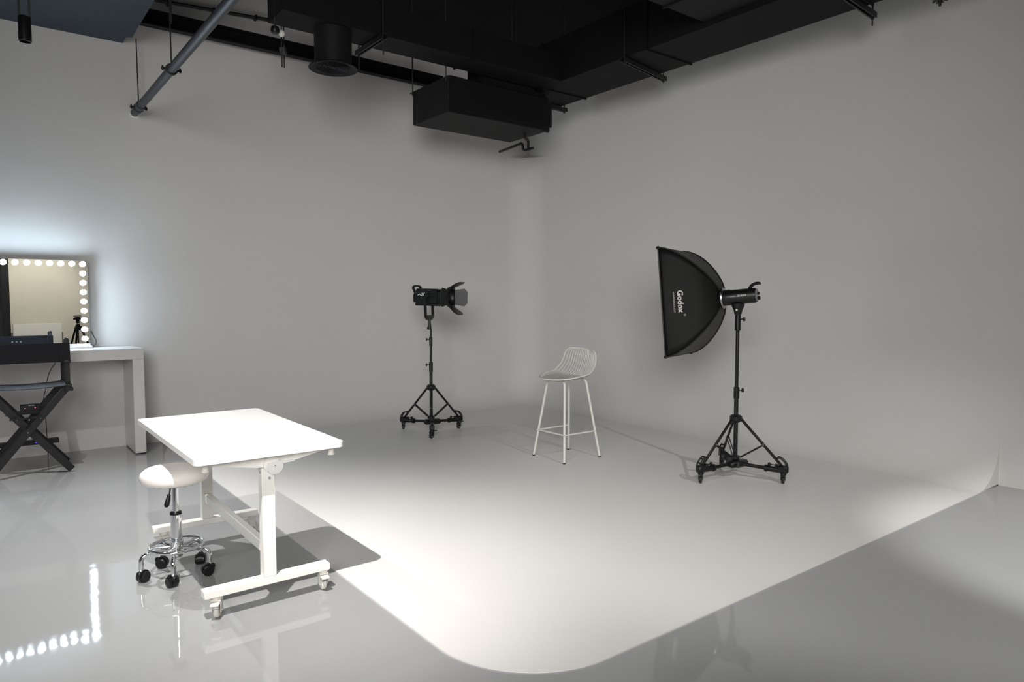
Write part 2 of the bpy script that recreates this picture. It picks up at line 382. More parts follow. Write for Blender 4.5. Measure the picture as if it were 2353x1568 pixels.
path = [fl_(1148, 349, dd+.35), fl_(1175, 339, dd+.12), fl_(1201, 329, dd), fl_(1202, 347, dd), fl_(1226, 340, dd-.05)]
obj('trap_pipe', MB().tube(fillet_path([p-o0 for p in path], .035, 5), .014, 10), M_BLKP, t)
obj('trap_riser', MB().tube(fillet_path([p-o0 for p in (fl_(1214, 343, dd-.03), fl_(1214, 323, dd-.03), fl_(1206, 318, dd-.03), fl_(1206, 300, dd-.03))], .02, 5), .014, 10), M_BLKP, t)

# small ceiling fittings
p = fl_(632, 71, 5.3)
t = thing('ceiling_sensor', 'small black cap and clear bulb fitting beside the left end of the duct', 'fitting', p)
obj('cap', MB().lathe([(0, .03), (.028, .03), (.034, .0), (.026, -.018), (0, -.022)], 16), M_BLKP, t)
obj('clear_lens', MB().sphere((.062, .03, .005), .026, 14), M_PLAS, t)
obj('stem', MB().cyl((0, 0, .02), (0, 0, 1.1), .008, n=8), M_STRUT, t)
p = Vector((5.0, 1.954, 3.275))
t = thing('sprinkler_head', 'small black sprinkler head at the top edge above the right wall', 'sprinkler', p)
obj('sprinkler_body', MB().cyl((0, 0, .02), (0, 0, .07), .02, n=10).cyl((0, 0, -.03), (0, 0, .02), .008, .012, n=8), M_BLKP, t)
mb = MB()
for k in range(8):
    a = 2*PI*k/8; mb.bar((0, 0, .012), (.045*math.cos(a), .045*math.sin(a), .004), .004, .012)
obj('deflector', mb, M_BLKP, t); obj('stem', MB().cyl((0, 0, .07), (0, 0, .225), .012, n=8), M_STRUT, t)

# ceiling track and spot heads
def track_head(loc, label, tilt=0.):
    t = thing('track_spotlight', label, 'spotlight', loc, R(-12), 'track spotlights')
    body = obj('lamp_housing', MB().lathe([(.0, .15), (.030, .15), (.034, .144), (.034, .0), (.030, .0), (.030, .05), (0, .05)], 24), M_BLKP, t)
    obj('yoke', MB().bar((-.026, 0, .145), (-.026, 0, .27), .010, .02, up=(1, 0, 0)).bar((.026, 0, .145), (.026, 0, .27), .010, .02, up=(1, 0, 0)).bx(-.03, .03, -.012, .012, .262, .275), M_BLKP, t)
    obj('stem', MB().cyl((0, 0, .27), (0, 0, 3.62-loc[2]), .011, n=10), M_BLKP, t)
    return t
h0 = track_head((.303, 5.22, 2.915), 'black track spotlight hanging under the blue-grey soffit, above the vanity')
track_head((.26, 2.08, 3.02), 'black track spotlight above the rolling desk')
t = thing('lighting_track', 'black lighting track fixed under the ceiling over the desk', 'track', (.285, 3.0, 3.62))
obj('rail', MB().bx(-.018, .018, -2.4, 2.6, 0, .03), M_BLKP, t, smooth=False)
for yy in (-2.2, .1): obj('ceiling_stem', MB().cyl((0, yy, .03), (0, yy, .98), .008, n=8), M_BLKP, t)

# ================================================================== VANITY WALL
t = thing('vanity_table', 'long white gloss console table with slab legs against the left wall', 'table', (0, 6.76, 0))
VX1 = 1.157; VX0 = -1.25
obj('table_top', MB().bx(VX0, VX1, 0, .488, .838, .93, bev=.002), M_VAN, t)
for x in (VX1-.088, VX0): obj('leg_panel', MB().bx(x, x+.088, 0.001, .487, .012, .838, bev=.002), M_VAN, t)
for x in (VX1-.088, VX0): obj('plinth', MB().bx(x+.006, x+.082, .006, .48, 0, .012), M_RUB, t, smooth=False)

MX0, MX1, MY, MZ0, MZ1 = -.325, .797, 7.12, .967, 1.695
t = thing('hollywood_mirror', 'large frameless vanity mirror edged with lit round bulbs on the white table', 'mirror', (.236, MY, .93))
def mx(x): return x-.236
obj('mirror_body', MB().bx(mx(MX0), mx(MX1), .002, .03, MZ0-.93, MZ1-.93, bev=.001), M_MIRF, t)
obj('mirror_glass', MB().bx(mx(MX0)+.002, mx(MX1)-.002, -.003, .002, MZ0-.928, MZ1-.932), M_MIR, t, smooth=False)
obj('mirror_base', MB().bx(mx(MX0)-.02, mx(MX1)+.012, -.06, .06, 0, .020, bev=.002).bx(mx(MX0), mx(MX1), -.03, .045, .020, .037, bev=.002), M_MIRF, t)
bulb_pts = []
nb = 14
for k in range(nb+0): bulb_pts.append((.762-.0802*k, 1.664))
for k in range(1, 9): bulb_pts.append((.760, 1.664-.0815*k)); bulb_pts.append((.762-.0802*13, 1.664-.0815*k))
b0 = None
for bxx, bz in bulb_pts:
    if b0 is None:
        b0 = obj('light_bulb', MB().sphere((0, -.021, 0), .0225, 16), M_BULB, t, loc=(mx(bxx), -.004, bz-.93)); first = b0
        b1 = obj('bulb_socket', MB().lathe([(0, 0), (.019, 0), (.015, .010), (0, .010)], 16, RX(PI/2)), M_MIRF, b0)
    else:
        c = b0.copy(); COL.objects.link(c); c.parent = t; c.location = (mx(bxx), -.004, bz-.93)
        c2 = b1.copy(); COL.objects.link(c2); c2.parent = c
o = obj('power_cable', MB().tube(fillet_path([(mx(.80), .03, .14), (mx(.815), .04, .145), (mx(.83), .045, .10), (mx(.852), .045, .06), (mx(.845), .04, .02), (mx(.80), .035, .02)], .03, 4), .003, 6), M_RUB, t); o['label'] = 'thin black looped cable at the side'

# hanging cable under the vanity
pts = [(.555, 7.2, .838), (.54, 7.2, .80), (.50, 7.19, .74), (.478, 7.18, .68), (.468, 7.18, .60), (.44, 7.17, .50), (.455, 7.16, .3), (.46, 7.16, .004)]
tag(obj('loose_cable', MB().tube(fillet_path(pts, .05, 4), .0032, 6), M_RUB), 'thin black cable hanging down under the vanity table behind the chair', 'cable')

# director's chair
t = thing('directors_chair', 'tall folding chair with black canvas back and seat at the vanity', 'chair', (.297, 6.39, 0))
xl, xr, ys = -.258, .258, .34
for i, yy in enumerate((0, ys)):
    for sg in (1, -1):
        off = .012 if sg > 0 else -.012
        leg = obj('leg', MB().bar((sg*-.268, yy+off*(-1), .022), (sg*.252, yy+off*(-1), .672), .052, .02, up=(0, 1, 0.0001), bev=.003) if False else
                  MB().bar((sg*-.268, yy-off, .020), (sg*.250, yy-off, .672), .052, .02, up=(0, 0, 1), bev=.003), M_BLKW, t)
        if i == 0:
            for tt in (.13, .5, .66):
                pz = .02+tt*.652; pxx = sg*(-.268+tt*.518)
                if sg > 0 or tt == .66: obj('rivet', MB().cyl((pxx, -.022-.0*sg, pz), (pxx, -.029, pz), .005, n=10), M_STEEL, leg)
    # lower stretcher feet
for sg in (-1, 1):
    obj('seat_rail', MB().bx(sg*.262-.022, sg*.262+.022, -.03, ys+.03, .672, .700, bev=.003), M_BLKW, t)
    for yy in (0.0, ys-.06):
        obj('arm_post', MB().bx(sg*.258-.018, sg*.258+.018, yy-.012, yy+.022, .700, 1.048 if yy == 0 else .862, bev=.004), M_BLKW, t)
    obj('armrest', MB().bx(sg*.258-.026, sg*.258+.026, -.03, ys+.02, .862, .885, bev=.006), M_BLKW, t)
    obj('hinge_plate', MB().bx(sg*.262-.03, sg*.262+.03, -.036, .02, .645, .672, bev=.002), M_BLKM, t)
    obj('back_tip', MB().lathe([(0, .0), (.017, 0), (.017, .008), (.010, .014), (0, .016)], 12, T(sg*.258, .005, 1.045)), M_BLKP, t)
def sag(x): return -.012*(1-(x/.24)**2)
mb = MB(); XS = [-.24+.48*i/16 for i in range(17)]; ya_, yb_ = -.03, ys+.03
ringp = [[(x, ya_, .692+sag(x)), (x, yb_, .692+sag(x)), (x, yb_, .686+sag(x)), (x, ya_, .686+sag(x)), (x, ya_, .692+sag(x))] for x in XS]
mb.grid(ringp); obj('seat_canvas', mb, M_CANV2, t, angle=30)
obj('back_canvas', MB().box((0, -.014, .945), (.495, .005, .148), bev=.002).bx(-.281, -.235, -.018, .03, .871, 1.019, bev=.004).bx(.235, .281, -.018, .03, .871, 1.019, bev=.004), M_CANV, t)
mb = MB()
for k in (-1, 0, 1): mb.cyl((k*.03, .000, .945), (k*.03, -.0, .945), .001, n=4) if False else mb.lathe([(.0, 0), (.0075, 0), (.0075, .002), (0, .002)], 14, T(.0+k*.032, -.010, .965) @ RX(-PI/2))
o = obj('printed_dots', mb, M_GREY, t); o['label'] = 'three small round grey marks on the inner side of the back'
obj('back_seam', MB().bx(.205, .208, -.0175, -.016, .872, 1.018), M_CEIL, t, smooth=False)
obj('footrest', MB().bx(-.19, .215, ys+.0, ys+.06, .185, .222, bev=.003), M_BLKW, t)
obj('cross_brace', MB().bar((-.12, -.03, .455), (.085, -.03, .462), .014, .008).bar((-.14, .05, .49), (.13, .05, .495), .03, .012), M_BLKM, t)
obj('brace_knob', MB().cyl((-.0, -.034, .446), (-.0, -.05, .446), .014, n=14), M_BLKM, t)
o = obj('brace_bolt', MB().sphere((0, -.052, .448), .006, 10), M_CHROME, t)
# battery charger resting on the chair brace
t2 = thing('battery_charger', 'small black box with two red lights on the cross brace of the chair', 'charger', (.312, 6.45, .49))
obj('charger_body', MB().bx(-.062, .062, -.02, .03, .016, .062, bev=.003), M_BLKP, t2)
obj('indicator_light', MB().sphere((-.033, -.022, .034), .0035, 8).sphere((.030, -.022, .036), .0035, 8), M_RED, t2)
obj('nameplate', MB().bx(-.012, .028, -.0215, -.02, .052, .059), M_HUB, t2, smooth=False)
o = obj('blue_light', MB().sphere((.06, ys-.003, .205), .006, 10, sc=(1.4, .6, 1)), M_BLUE, t); o['label'] = 'faint blue light on the footrest'

# ================================================================== THINGS BEHIND THE CAMERA THAT THE MIRROR SHOWS
t = thing('white_board', 'plain white board leaning by the back wall, seen in the mirror', 'board', (.97, YB+.16, 0))
obj('board_face', MB().bx(-.40, .37, -.02, .02, 0.02, .90, bev=.003), M_TOP, t)
obj('board_edge', MB().bx(-.41, -.40, -.022, .022, 0.0, .902).bx(-.40, .37, -.02, .02, 0, .02), M_STEEL, t, smooth=False)
t = thing('camera_tripod', 'black camera tripod with pan head, seen in the mirror', 'tripod', (1.52, -1.0, 0), R(20))
obj('centre_column', MB().cyl((0, 0, .55), (0, 0, .93), .014, n=12).lathe([(0, .78), (.04, .80), (.045, .86), (.03, .90), (0, .90)], 16), M_BLKM, t)
for k in range(3):
    a = R(90+120*k); c, s_ = math.cos(a), math.sin(a)
    l = obj('leg', MB().tube([(.04*c, .04*s_, .86), (.20*c, .20*s_, .42)], .017, 10).tube([(.20*c, .20*s_, .44), (.33*c, .33*s_, .02)], .012, 10), M_BLKM, t)
    obj('leg_clamp', MB().tube([(.19*c, .19*s_, .45), (.205*c, .205*s_, .41)], .022, 10), M_BLKP, l)
    obj('foot', MB().sphere((.335*c, .335*s_, .018), .018, 10), M_RUB, l)
obj('pan_head', MB().cyl((0, 0, .92), (0, 0, .99), .03, n=16).box((0, 0, 1.01), (.09, .05, .05), bev=.008).cyl((-.07, 0, 1.0), (.07, 0, 1.0), .018, n=12), M_BLKM, t)
obj('camera_plate', MB().box((.0, 0, 1.055), (.12, .06, .014), bev=.003), M_BLKP, t)

# ================================================================== ROLLING DESK
DX0, DX1, DY0, DY1, DZ = .676, 1.320, 2.955, 4.205, .705
t = thing('rolling_desk', 'white height-adjustable desk on a wheeled T-leg frame, beside the round stool', 'desk', ((DX0+DX1)/2, (DY0+DY1)/2, 0))
ox, oy = (DX0+DX1)/2, (DY0+DY1)/2; hw, hd = (DX1-DX0)/2, (DY1-DY0)/2
rc = .03
pl = arc(hw-rc, hd-rc, rc, 0, 90, 6)+arc(-hw+rc, hd-rc, rc, 90, 180, 6)+arc(-hw+rc, -hd+rc, rc, 180, 270, 6)+arc(hw-rc, -hd+rc, rc, 270, 360, 6)
obj('desktop', MB().prism(pl, .024, T(0, 0, DZ-.024)), M_TOP, t, angle=30)
BY0, BY1 = 3.050-oy, 4.085-oy; cxp = .992-ox
for i, yy in enumerate((BY0, BY1)):
    sgn = -1 if i == 0 else 1
    obj('foot_beam', MB().bx(cxp-.277, cxp+.275, yy-.028, yy+.028, .098, .131, bev=.003), M_WHITE, t)
    post = obj('leg_post', MB().bx(cxp-.029, cxp+.029, yy-.024, yy+.024, .131, .660, bev=.003), M_WHITE, t)
    obj('post_bolt', MB().cyl((cxp+.004, yy-.024, .572), (cxp+.004, yy-.0265, .572), .006, n=12).cyl((cxp-.029, yy-.005, .60), (cxp-.0315, yy-.005, .60), .006, n=12), M_HUB, post)
    # tilting bracket under the top (plate tapering to both ends)
    poly2 = [(-.275, 0), (.255, 0), (.255, -.012), (.05, -.052), (-.05, -.052), (-.275, -.012)]
    L = T(cxp, yy-(.034 if i == 0 else -.024), DZ-.026) @ RX(PI/2)
    obj('tilt_bracket', MB().prism(poly2, .004, L).prism(poly2, .004, L @ T(0, 0, -.058)).box((0, 0, 0), (.53, .058, .003), L=T(cxp, yy-.003, DZ-.0275)), M_WHITE, t, smooth=False)
    obj('pivot_disc', MB().lathe([(0, 0), (.034, 0), (.034, .016), (0, .016)], 28, T(cxp+.006, yy+sgn*.034, .638) @ RX(PI/2*(-sgn))), M_WHITE, t)
    if i == 0:
        ap = arc(0, 0, .035, 148, 392, 24)
        c = obj('lever_cover', MB().prism(ap, .012, T(cxp+.018, yy-.050, .630) @ RX(PI/2) @ RZ(R(6))), M_TOP, t, angle=30)
        obj('cover_screw', MB().cyl((cxp+.018, yy-.062, .632), (cxp+.018, yy-.063, .632), .0022, n=8), M_RUB, c)
        obj('tilt_lever', MB().bar((cxp+.04, yy-.050, .638), (cxp+.107, yy-.050, .643), .009, .012, bev=.002), M_TOP, t)
    else:
        obj('lever_cover', MB().prism(arc(0, 0, .035, 148, 392, 24), .012, T(cxp, yy+.062, .610) @ RX(PI/2)), M_TOP, t, angle=30)
obj('stretcher_beam', MB().bx(cxp-.017, cxp+.017, BY0+.024, BY1-.024, .225, .275, bev=.003), M_WHITE, t)
for sx in (-1, 1):
    for sy in (-1, 1):
        c = obj('corner_stop', MB().lathe([(0, 0), (.0125, 0), (.0125, -.030), (.016, -.032), (.016, -.037), (0, -.037)], 16, T(sx*(hw-.05), sy*(hd-.045), DZ-.024)), M_PLAS, t)
obj('centre_stop', MB().box((cxp-.1, -hd+.16, DZ-.042), (.04, .03, .03), bev=.004).cyl((cxp-.12, -hd+.16, DZ-.045), (cxp-.135, -hd+.16, DZ-.045), .010, n=12), M_PLAS, t)
def caster(parent, x, y, ang, side):
    Mx = T(x, y, 0) @ RZ(ang)
    c = obj('caster', MB(Mx).lathe([(0, .098), (.024, .098), (.024, .092), (.018, .080), (0, .080)], 20).bx(-.014, .02, -.020, -.0165, .028, .082, bev=.001).bx(-.014, .02, .0165, .020, .028, .082, bev=.001).bx(-.018, .02, -.020, .020, .076, .084).bx(-.048, .0, -.018, .018, .064, .074, bev=.003), M_PLAS, parent)
    obj('wheel', MB(Mx).lathe([(0, -.011), (.026, -.011), (.031, -.006), (.031, .006), (.026, .011), (0, .011)], 28, T(.006, 0, .031) @ RX(PI/2)), M_PLAS, c)
    obj('axle', MB(Mx).cyl((.006, -.022, .031), (.006, .022, .031), .005, n=10), M_STEEL, c)
    obj('brake_spring', MB(Mx).cyl((-.025, -.012, .050), (-.025, .012, .050), .003, n=6), M_STEEL, c)
caster(t, .772-ox, 3.050-oy, R(60), 0); caster(t, 1.243-ox, 3.050-oy, R(85), 0)
caster(t, .772-ox, 4.085-oy, R(10), 0); caster(t, 1.236-ox, 4.085-oy, R(-8), 0)

# ================================================================== ROUND STOOL
t = thing('rolling_stool', 'round padded white stool with chrome gas lift, foot ring and black casters', 'stool', (.745, 3.655, 0))
mb = MB(); sr = .170
prof = [(0, .465), (.09, .465), (.136, .467), (.147, .475), (.153, .490), (.154, .504), (.149, .519), (.132, .532), (.10, .539), (.05, .542), (0, .542)]
Mt = RX(R(0))
rings = []
n = 48
for r_, z_ in prof:
    if r_ == 0: rings.append([mb._v((0, 0, z_+0*(r_)))])
    else:
        rg = []
        for k in range(n):
            a = 2*PI*k/n; zz = z_
            rg.append(mb._v((r_*math.cos(a)*1.0, r_*math.sin(a), zz)))
        rings.append(rg)
for A, B in zip(rings, rings[1:]):
    for k in range(n):
        a = [A[k % len(A)], A[(k+1) % len(A)]] if len(A) > 1 else [A[0]]
        b = [B[(k+1) % len(B)], B[k % len(B)]] if len(B) > 1 else [B[0]]
        mb.bm.faces.new(a+b)
obj('seat_cushion', mb, M_VINYL, t, angle=60)
mb = MB()
for k in range(22):
    a = 2*PI*k/22; mb.box((0, 0, 0), (.006, .003, .002), L=RZ(a) @ T(.128, 0, .4645))
obj('staple', mb, M_GREY, t)['kind'] = 'stuff'
obj('seat_plate', MB().lathe([(0, .463), (.034, .463), (.034, .455), (.02, .448), (0, .448)], 24), M_BLKP, t)
obj('gas_lift_rod', MB().cyl((0, 0, .30), (0, 0, .455), .0155, n=24), M_CHROME, t)
obj('gas_lift_collar', MB().lathe([(.014, .318), (.024, .318), (.027, .312), (.027, .304), (.014, .304)], 24), M_BLKP, t)
obj('gas_lift_column', MB().cyl((0, 0, .095), (0, 0, .308), .0255, n=32), M_CHROME, t)
obj('height_lever', MB().tube([(-.01, -.012, .45), (-.026, -.026, .447), (-.034, -.032, .41)], .0035, 8).tube([(-.034, -.032, .415), (-.040, -.036, .39), (-.048, -.040, .365), (-.052, -.044, .357)], [.007, .011, .012, .006], 10), M_BLKP, t)
FRr, FRz = .120, .150
obj('foot_ring', MB().tube([(FRr*math.cos(2*PI*k/48), FRr*math.sin(2*PI*k/48), FRz) for k in range(48)], .008, 12, closed=True), M_CHROME, t)
obj('ring_hub', MB().lathe([(.0256, .125), (.031, .125), (.031, .172), (.0256, .172)], 24), M_CHROME, t)
for k in range(5):
    a = R(20+72*k); obj('ring_spoke', MB().cyl((.028*math.cos(a), .028*math.sin(a), FRz-.004), (FRr*math.cos(a), FRr*math.sin(a), FRz-.002), .0055, n=10), M_CHROME, t)
leg0 = None
for k in range(5):
    a = R(180+72*k)
    if leg0 is None:
        lp = fillet_path([(.0, 0, .118), (.10, 0, .135), (.157, 0, .126), (.160, 0, .066)], .04, 6)
        leg0 = obj('base_leg', MB().tube(lp, .0115, 14), M_CHROME, t); leg0.rotation_euler = (0, 0, a)
        obj('caster_stem', MB().cyl((.160, 0, .055), (.160, 0, .07), .009, n=12), M_CHROME, leg0)
        Mc = T(.160, 0, 0) @ RZ(R(35))
        obj('caster_hood', MB(Mc).lathe([(.0, .015), (.030, .015), (.030, -.004), (0, -.004)], 24, T(-.012, .0, .030) @ RX(PI/2) @ T(0, 0, -.0055)).box((.008, 0, .043), (.026, .026, .026), bev=.006), M_BLKP, leg0)
        obj('caster_wheel', MB(Mc).lathe([(0, .011), (.020, .011), (.026, .006), (.026, -.006), (.020, -.011), (0, -.011)], 24, T(-.012, .0135, .0265) @ RX(PI/2)).lathe([(0, .011), (.020, .011), (.026, .006), (.026, -.006), (.020, -.011), (0, -.011)], 24, T(-.012, -.0135, .0265) @ RX(PI/2)), M_BLKP, leg0)
    else:
        c = leg0.copy(); COL.objects.link(c); c.parent = t; c.rotation_euler = (0, 0, a)
        for ch in list(leg0.children):
            d = ch.copy(); COL.objects.link(d); d.parent = c

# ================================================================== BAR STOOL
t = thing('bar_stool', 'white wire-backed bar stool standing alone in the middle of the studio', 'bar stool', (3.988, 4.393, 0))
zf = H0
def crom(key, v):
    k = 0
    while k < len(key)-2 and v > key[k+1][0]: k += 1
    f = (v-key[k][0])/(key[k+1][0]-key[k][0]); out = []
    for c in range(1, len(key[0])):
        p1, p2 = key[k][c], key[k+1][c]; p0 = key[k-1][c] if k else 2*p1-p2; p3 = key[k+2][c] if k+2 < len(key) else 2*p2-p1
        out.append(.5*((2*p1)+(p2-p0)*f+(2*p0-5*p1+4*p2-p3)*f*f+(3*p1-p0-3*p2+p3)*f**3))
    return out
SXZ = [(0, -.232, .681), (.15, -.15, .689), (.30, -.06, .688), (.45, .04, .687), (.55, .11, .697), (.65, .165, .73), (.78, .200, .80), (.9, .217, .87), (1, .225, .930)]
SWK = [(0, .03), (.02, .075), (.05, .112), (.09, .142), (.15, .172), (.25, .200), (.35, .214), (.45, .220), (.62, .218), (.8, .205), (.9, .196), (.95, .186), (.98, .166), (1.0, .135)]
def sstep(x): x = max(0, min(1, x)); return x*x*(3-2*x)
def shell(u, v):   # v 0 front .. 1 top of the back ; local +x is toward the back
    x, z = crom(SXZ, v); hwid = .22*math.sqrt(max(0, 1-abs(1-min(v, .45)/.45)**2.6))
    for a, b in zip(SWK, SWK[1:]):
        if v > .45 and v <= b[0]+1e-9: hwid = a[1]+(b[1]-a[1])*(v-a[0])/(b[0]-a[0]); break
    au = abs(u)
    z += (.008+.034*sstep((v-.08)/.4))*(1-sstep((v-.6)/.3))*au**2.4
    x -= .066*sstep((v-.35)/.3)*au**2.2
    return Vector((x, u*hwid, z))
mb = MB(); NU, NV = 24, 14
top = [[shell(-1+2*i/NU, .50*j/NV) for j in range(NV+1)] for i in range(NU+1)]
mb.grid(top); mb.grid([[p-Vector((0, 0, .010)) for p in row] for row in top])
obj('seat', mb, M_PAD, t, angle=60)
# lower back band (solid)
mb = MB()
band = [[shell(-1+2*i/NU, .50+.075*j/3) for j in range(4)] for i in range(NU+1)]
mb.grid(band); mb.grid([[p+Vector((.010, 0, -.008)) for p in row] for row in band]); obj('lower_back', mb, M_PAD, t, angle=60)
rim = [shell(-1, (k/40)**1.6) for k in range(1, 41)]+[shell(-1+2*k/16, 1.0) for k in range(1, 16)]+[shell(1, (1-k/40)**1.6) for k in range(0, 40)]+[shell(0, 0)+Vector((0, 0, .008))]
obj('rim', MB().tube(rim, .0075, 10, closed=True), M_STOOL, t, angle=60)
for i in range(17):
    u = -1+2*(i+1)/18
    obj('back_rib', MB().tube([shell(u, .56+.44*k/10) for k in range(11)], .0045, 8), M_STOOL, t, angle=60)
# side slots ribs on seat edge
for sgn in (-1, 1):
    for k in range(9):
        v = .12+.045*k; obj('seat_rib', MB().tube([shell(sgn*.78, v)+Vector((0, 0, .004)), shell(sgn*.90, v)+Vector((0, 0, .004)), shell(sgn*.99, v+.004)+Vector((0, 0, .003))], .0035, 6), M_STOOL, t, angle=60)
fx, fy = .203, .197
tx, ty = .121, .107
for sy in (-1, 1):
    for sx in (-1, 1):
        path = fillet_path([(sx*fx, sy*fy, zf+.008), (sx*tx, sy*ty, .672), (sx*tx, 0, .672)], .035, 6)
        l = obj('leg', MB().tube(path, .0105, 12), M_STOOL, t)
        obj('foot_cap', MB().cyl((sx*fx, sy*fy, zf), (sx*fx*.998, sy*fy*.998, zf+.010), .0115, n=14), M_RUB, l)
for sx in (-1, 1): obj('seat_support', MB().cyl((-tx, sx*.05, .676), (tx, sx*.05, .676), .008, n=10), M_STOOL, t)
obj('mount_plate', MB().box((0, 0, .679), (.16, .10, .006)).box((.05, -.1, .676), (.03, .03, .014)).box((.05, .1, .676), (.03, .03, .014)), M_STOOL, t)
k = (.672-.235)/(.672-zf); rx, ry = tx+(fx-tx)*k, ty+(fy-ty)*k
for a, b in (((-rx, -ry-.006, .235), (rx, -ry-.006, .235)), ((-rx, ry+.006, .235), (rx, ry+.006, .235)), ((-rx-.006, -ry-.018, .235), (-rx-.006, ry+.018, .235))):
    obj('footrest_bar', MB().cyl(a, b, .0065, n=10), M_STOOL, t)

# ================================================================== LIGHT STANDS AND DOLLIES
def dolly(loc, angs, Rr, label, brz):
    t = thing('tripod_dolly', label, 'dolly', loc)
    obj('hub', MB().lathe([(0, .085), (.06, .085), (.075, .10), (.06, .128), (.03, .135), (0, .135)], 6).box((0, -.02, .11), (.17, .07, .05), rot=Matrix.Rotation(-.2, 3, 'Z'), bev=.012), M_BLKP, t)
    for a, ca in zip(angs, brz):
        c, s_ = math.cos(R(a)), math.sin(R(a)); Mr = RZ(R(a))
        arm = obj('arm', MB(Mr).cyl((.05, 0, .108), (Rr, 0, .092), .0135, n=14), M_BLKM, t)
        obj('arm_sleeve', MB(Mr).cyl((Rr-.13, 0, .099), (Rr-.04, 0, .095), .021, n=14).cyl((Rr-.145, 0, .0995), (Rr-.125, 0, .0985), .026, n=14), M_BLKP, arm)
        obj('leg_holder', MB(Mr).box((Rr-.015, 0, .105), (.075, .05, .055), bev=.01).box((Rr-.062, 0, .123), (.022, .03, .03), bev=.004), M_BLKP, arm)
        # curved pad with slots
        pp = [(-.02, .0), (.02, 0), (.022, .03), (.01, .055), (-.015, .085), (-.032, .078), (-.045, .055)]
        mbp = MB(Mr); Lp = T(Rr+.0, .018, .125) @ RX(PI/2)
        path = [Vector((Rr+.014, 0, .12)), Vector((Rr+.010, 0, .145)), Vector((Rr-.02, 0, .180)), Vector((Rr-.048, 0, .192)), Vector((Rr-.058, 0, .182))]
        for yy in (-.016, .016): mbp.tube([p+Vector((0, yy, 0)) for p in fillet_path(path, .02, 3)], .006, 6)
        for p in ((Rr+.005, .150), (Rr-.018, .178), (Rr-.052, .187)): mbp.bar((p[0], -.016, p[1]), (p[0], .016, p[1]), .010, .010)
        obj('leg_strap', mbp, M_BLKP, arm)
        obj('lock_knob', MB(Mr).cyl((Rr-.07, .0, .128), (Rr-.105, 0, .131), .004, n=8).sphere((Rr-.112, 0, .131), .013, 10), M_BLKP, arm)
        Mc = T((Rr-.012)*c, (Rr-.012)*s_, 0) @ RZ(R(ca))
        cs = obj('caster', MB(Mc).lathe([(0, .080), (.020, .080), (.022, .066), (0, .066)], 16).bx(-.012, .024, -.015, -.012, .022, .070, bev=.001).bx(-.012, .024, .012, .015, .022, .070, bev=.001).bx(-.012, .02, -.015, .015, .058, .070).bar((-.0, 0, .062), (-.055, 0, .070), .005, .024), M_BLKP, t)
        obj('wheel', MB(Mc).lathe([(0, .010), (.022, .010), (.027, .005), (.027, -.005), (.022, -.010), (0, -.010)], 22, T(.008, 0, .027) @ RX(PI/2)), M_RUB, cs)
        obj('wheel_hub', MB(Mc).lathe([(.009, .011), (.014, .0115), (.014, -.0115), (.009, -.011)], 16, T(.008, 0, .027) @ RX(PI/2)), M_HUB, cs)
    return t
def stand(loc, angs, Rr, label, hub_z, segs, top_z, knob_dir, brace=(.145, .20)):
    t = thing('light_stand', label, 'light stand', loc)
    kd = R(knob_dir)
    obj('centre_tube', MB().cyl((0, 0, .115), (0, 0, hub_z+.2), .0165, n=16), M_BLKM, t)
    z0 = hub_z+.05
    obj('leg_collar', MB().lathe([(.017, hub_z+.024), (.030, hub_z+.024), (.046, hub_z+.012), (.046, hub_z-.018), (.028, hub_z-.034), (.017, hub_z-.034)], 18), M_BLKP, t)
    obj('lower_collar', MB().lathe([(.017, .165), (.036, .165), (.036, .143), (.017, .143)], 18), M_BLKP, t)
    for a in angs:
        Mr = RZ(R(a)); top = Vector((.040, 0, hub_z-.008)); bot = Vector((Rr-.022, 0, .125))
        l = obj('leg', MB(Mr).bar(top, bot, .020, .014, bev=.003), M_BLKM, t)
        mid = top.lerp(bot, .55)
        obj('leg_brace', MB(Mr).bar((.034, .009, .155), mid+Vector((0, .009, 0)), .012, .004).bar((.034, -.009, .155), mid+Vector((0, -.009, 0)), .012, .004), M_BLKM, l)
        obj('rivet', MB(Mr).cyl(mid+Vector((0, -.013, 0)), mid+Vector((0, .013, 0)), .0055, n=8).cyl((.036, -.012, .155), (.036, .012, .155), .005, n=8).cyl((.040, -.012, hub_z-.006), (.040, .012, hub_z-.006), .005, n=8), M_STEEL, l)
    for (a, b, r_) in segs: obj('tube_section', MB().cyl((0, 0, a), (0, 0, b), r_, n=16), M_BLKM, t)
    for (zc, hh, r_) in top_z:
        c = obj('clamp_collar', MB().lathe([(r_-.006, -hh/2), (r_, -hh/2), (r_, hh/2), (r_-.006, hh/2)], 18, T(0, 0, zc)), M_BLKP, t)
        kx, ky = math.cos(kd), math.sin(kd)
        obj('knob', MB().cyl((kx*r_*.9, ky*r_*.9, zc+hh*.22), (kx*(r_+.022), ky*(r_+.022), zc+hh*.22), .005, n=8).cyl((kx*(r_+.020), ky*(r_+.020), zc+hh*.22), (kx*(r_+.031), ky*(r_+.031), zc+hh*.22), .016, n=10), M_BLKP, c)
    return t
# right: softbox
SC = (4.530, 3.090); SA = (171, 291, 51)
dolly((*SC, H0), SA, .36, 'black three-arm wheeled dolly under the softbox stand', (210, 200, 195))
stand((*SC, H0), SA, .36, 'black tripod light stand carrying the large softbox', .455,
      [(.60, 1.12, .0135), (1.1, 1.235, .0135)], [(.645, .085, .021), (1.175, .115, .021)], -37.7)
# left: lamp with barn doors
AC = (3.652, 6.072); AA = (119, 358, 240)
dolly((*AC, H0), AA, .345, 'black three-arm wheeled dolly under the barn-door lamp stand', (70, 190, 190))
stand((*AC, H0), AA, .345, 'black tripod light stand carrying the barn-door lamp', .462,
      [(.60, .90, .0125), (.88, 1.05, .010)], [(.665, .10, .020), (.925, .09, .017)], 142)

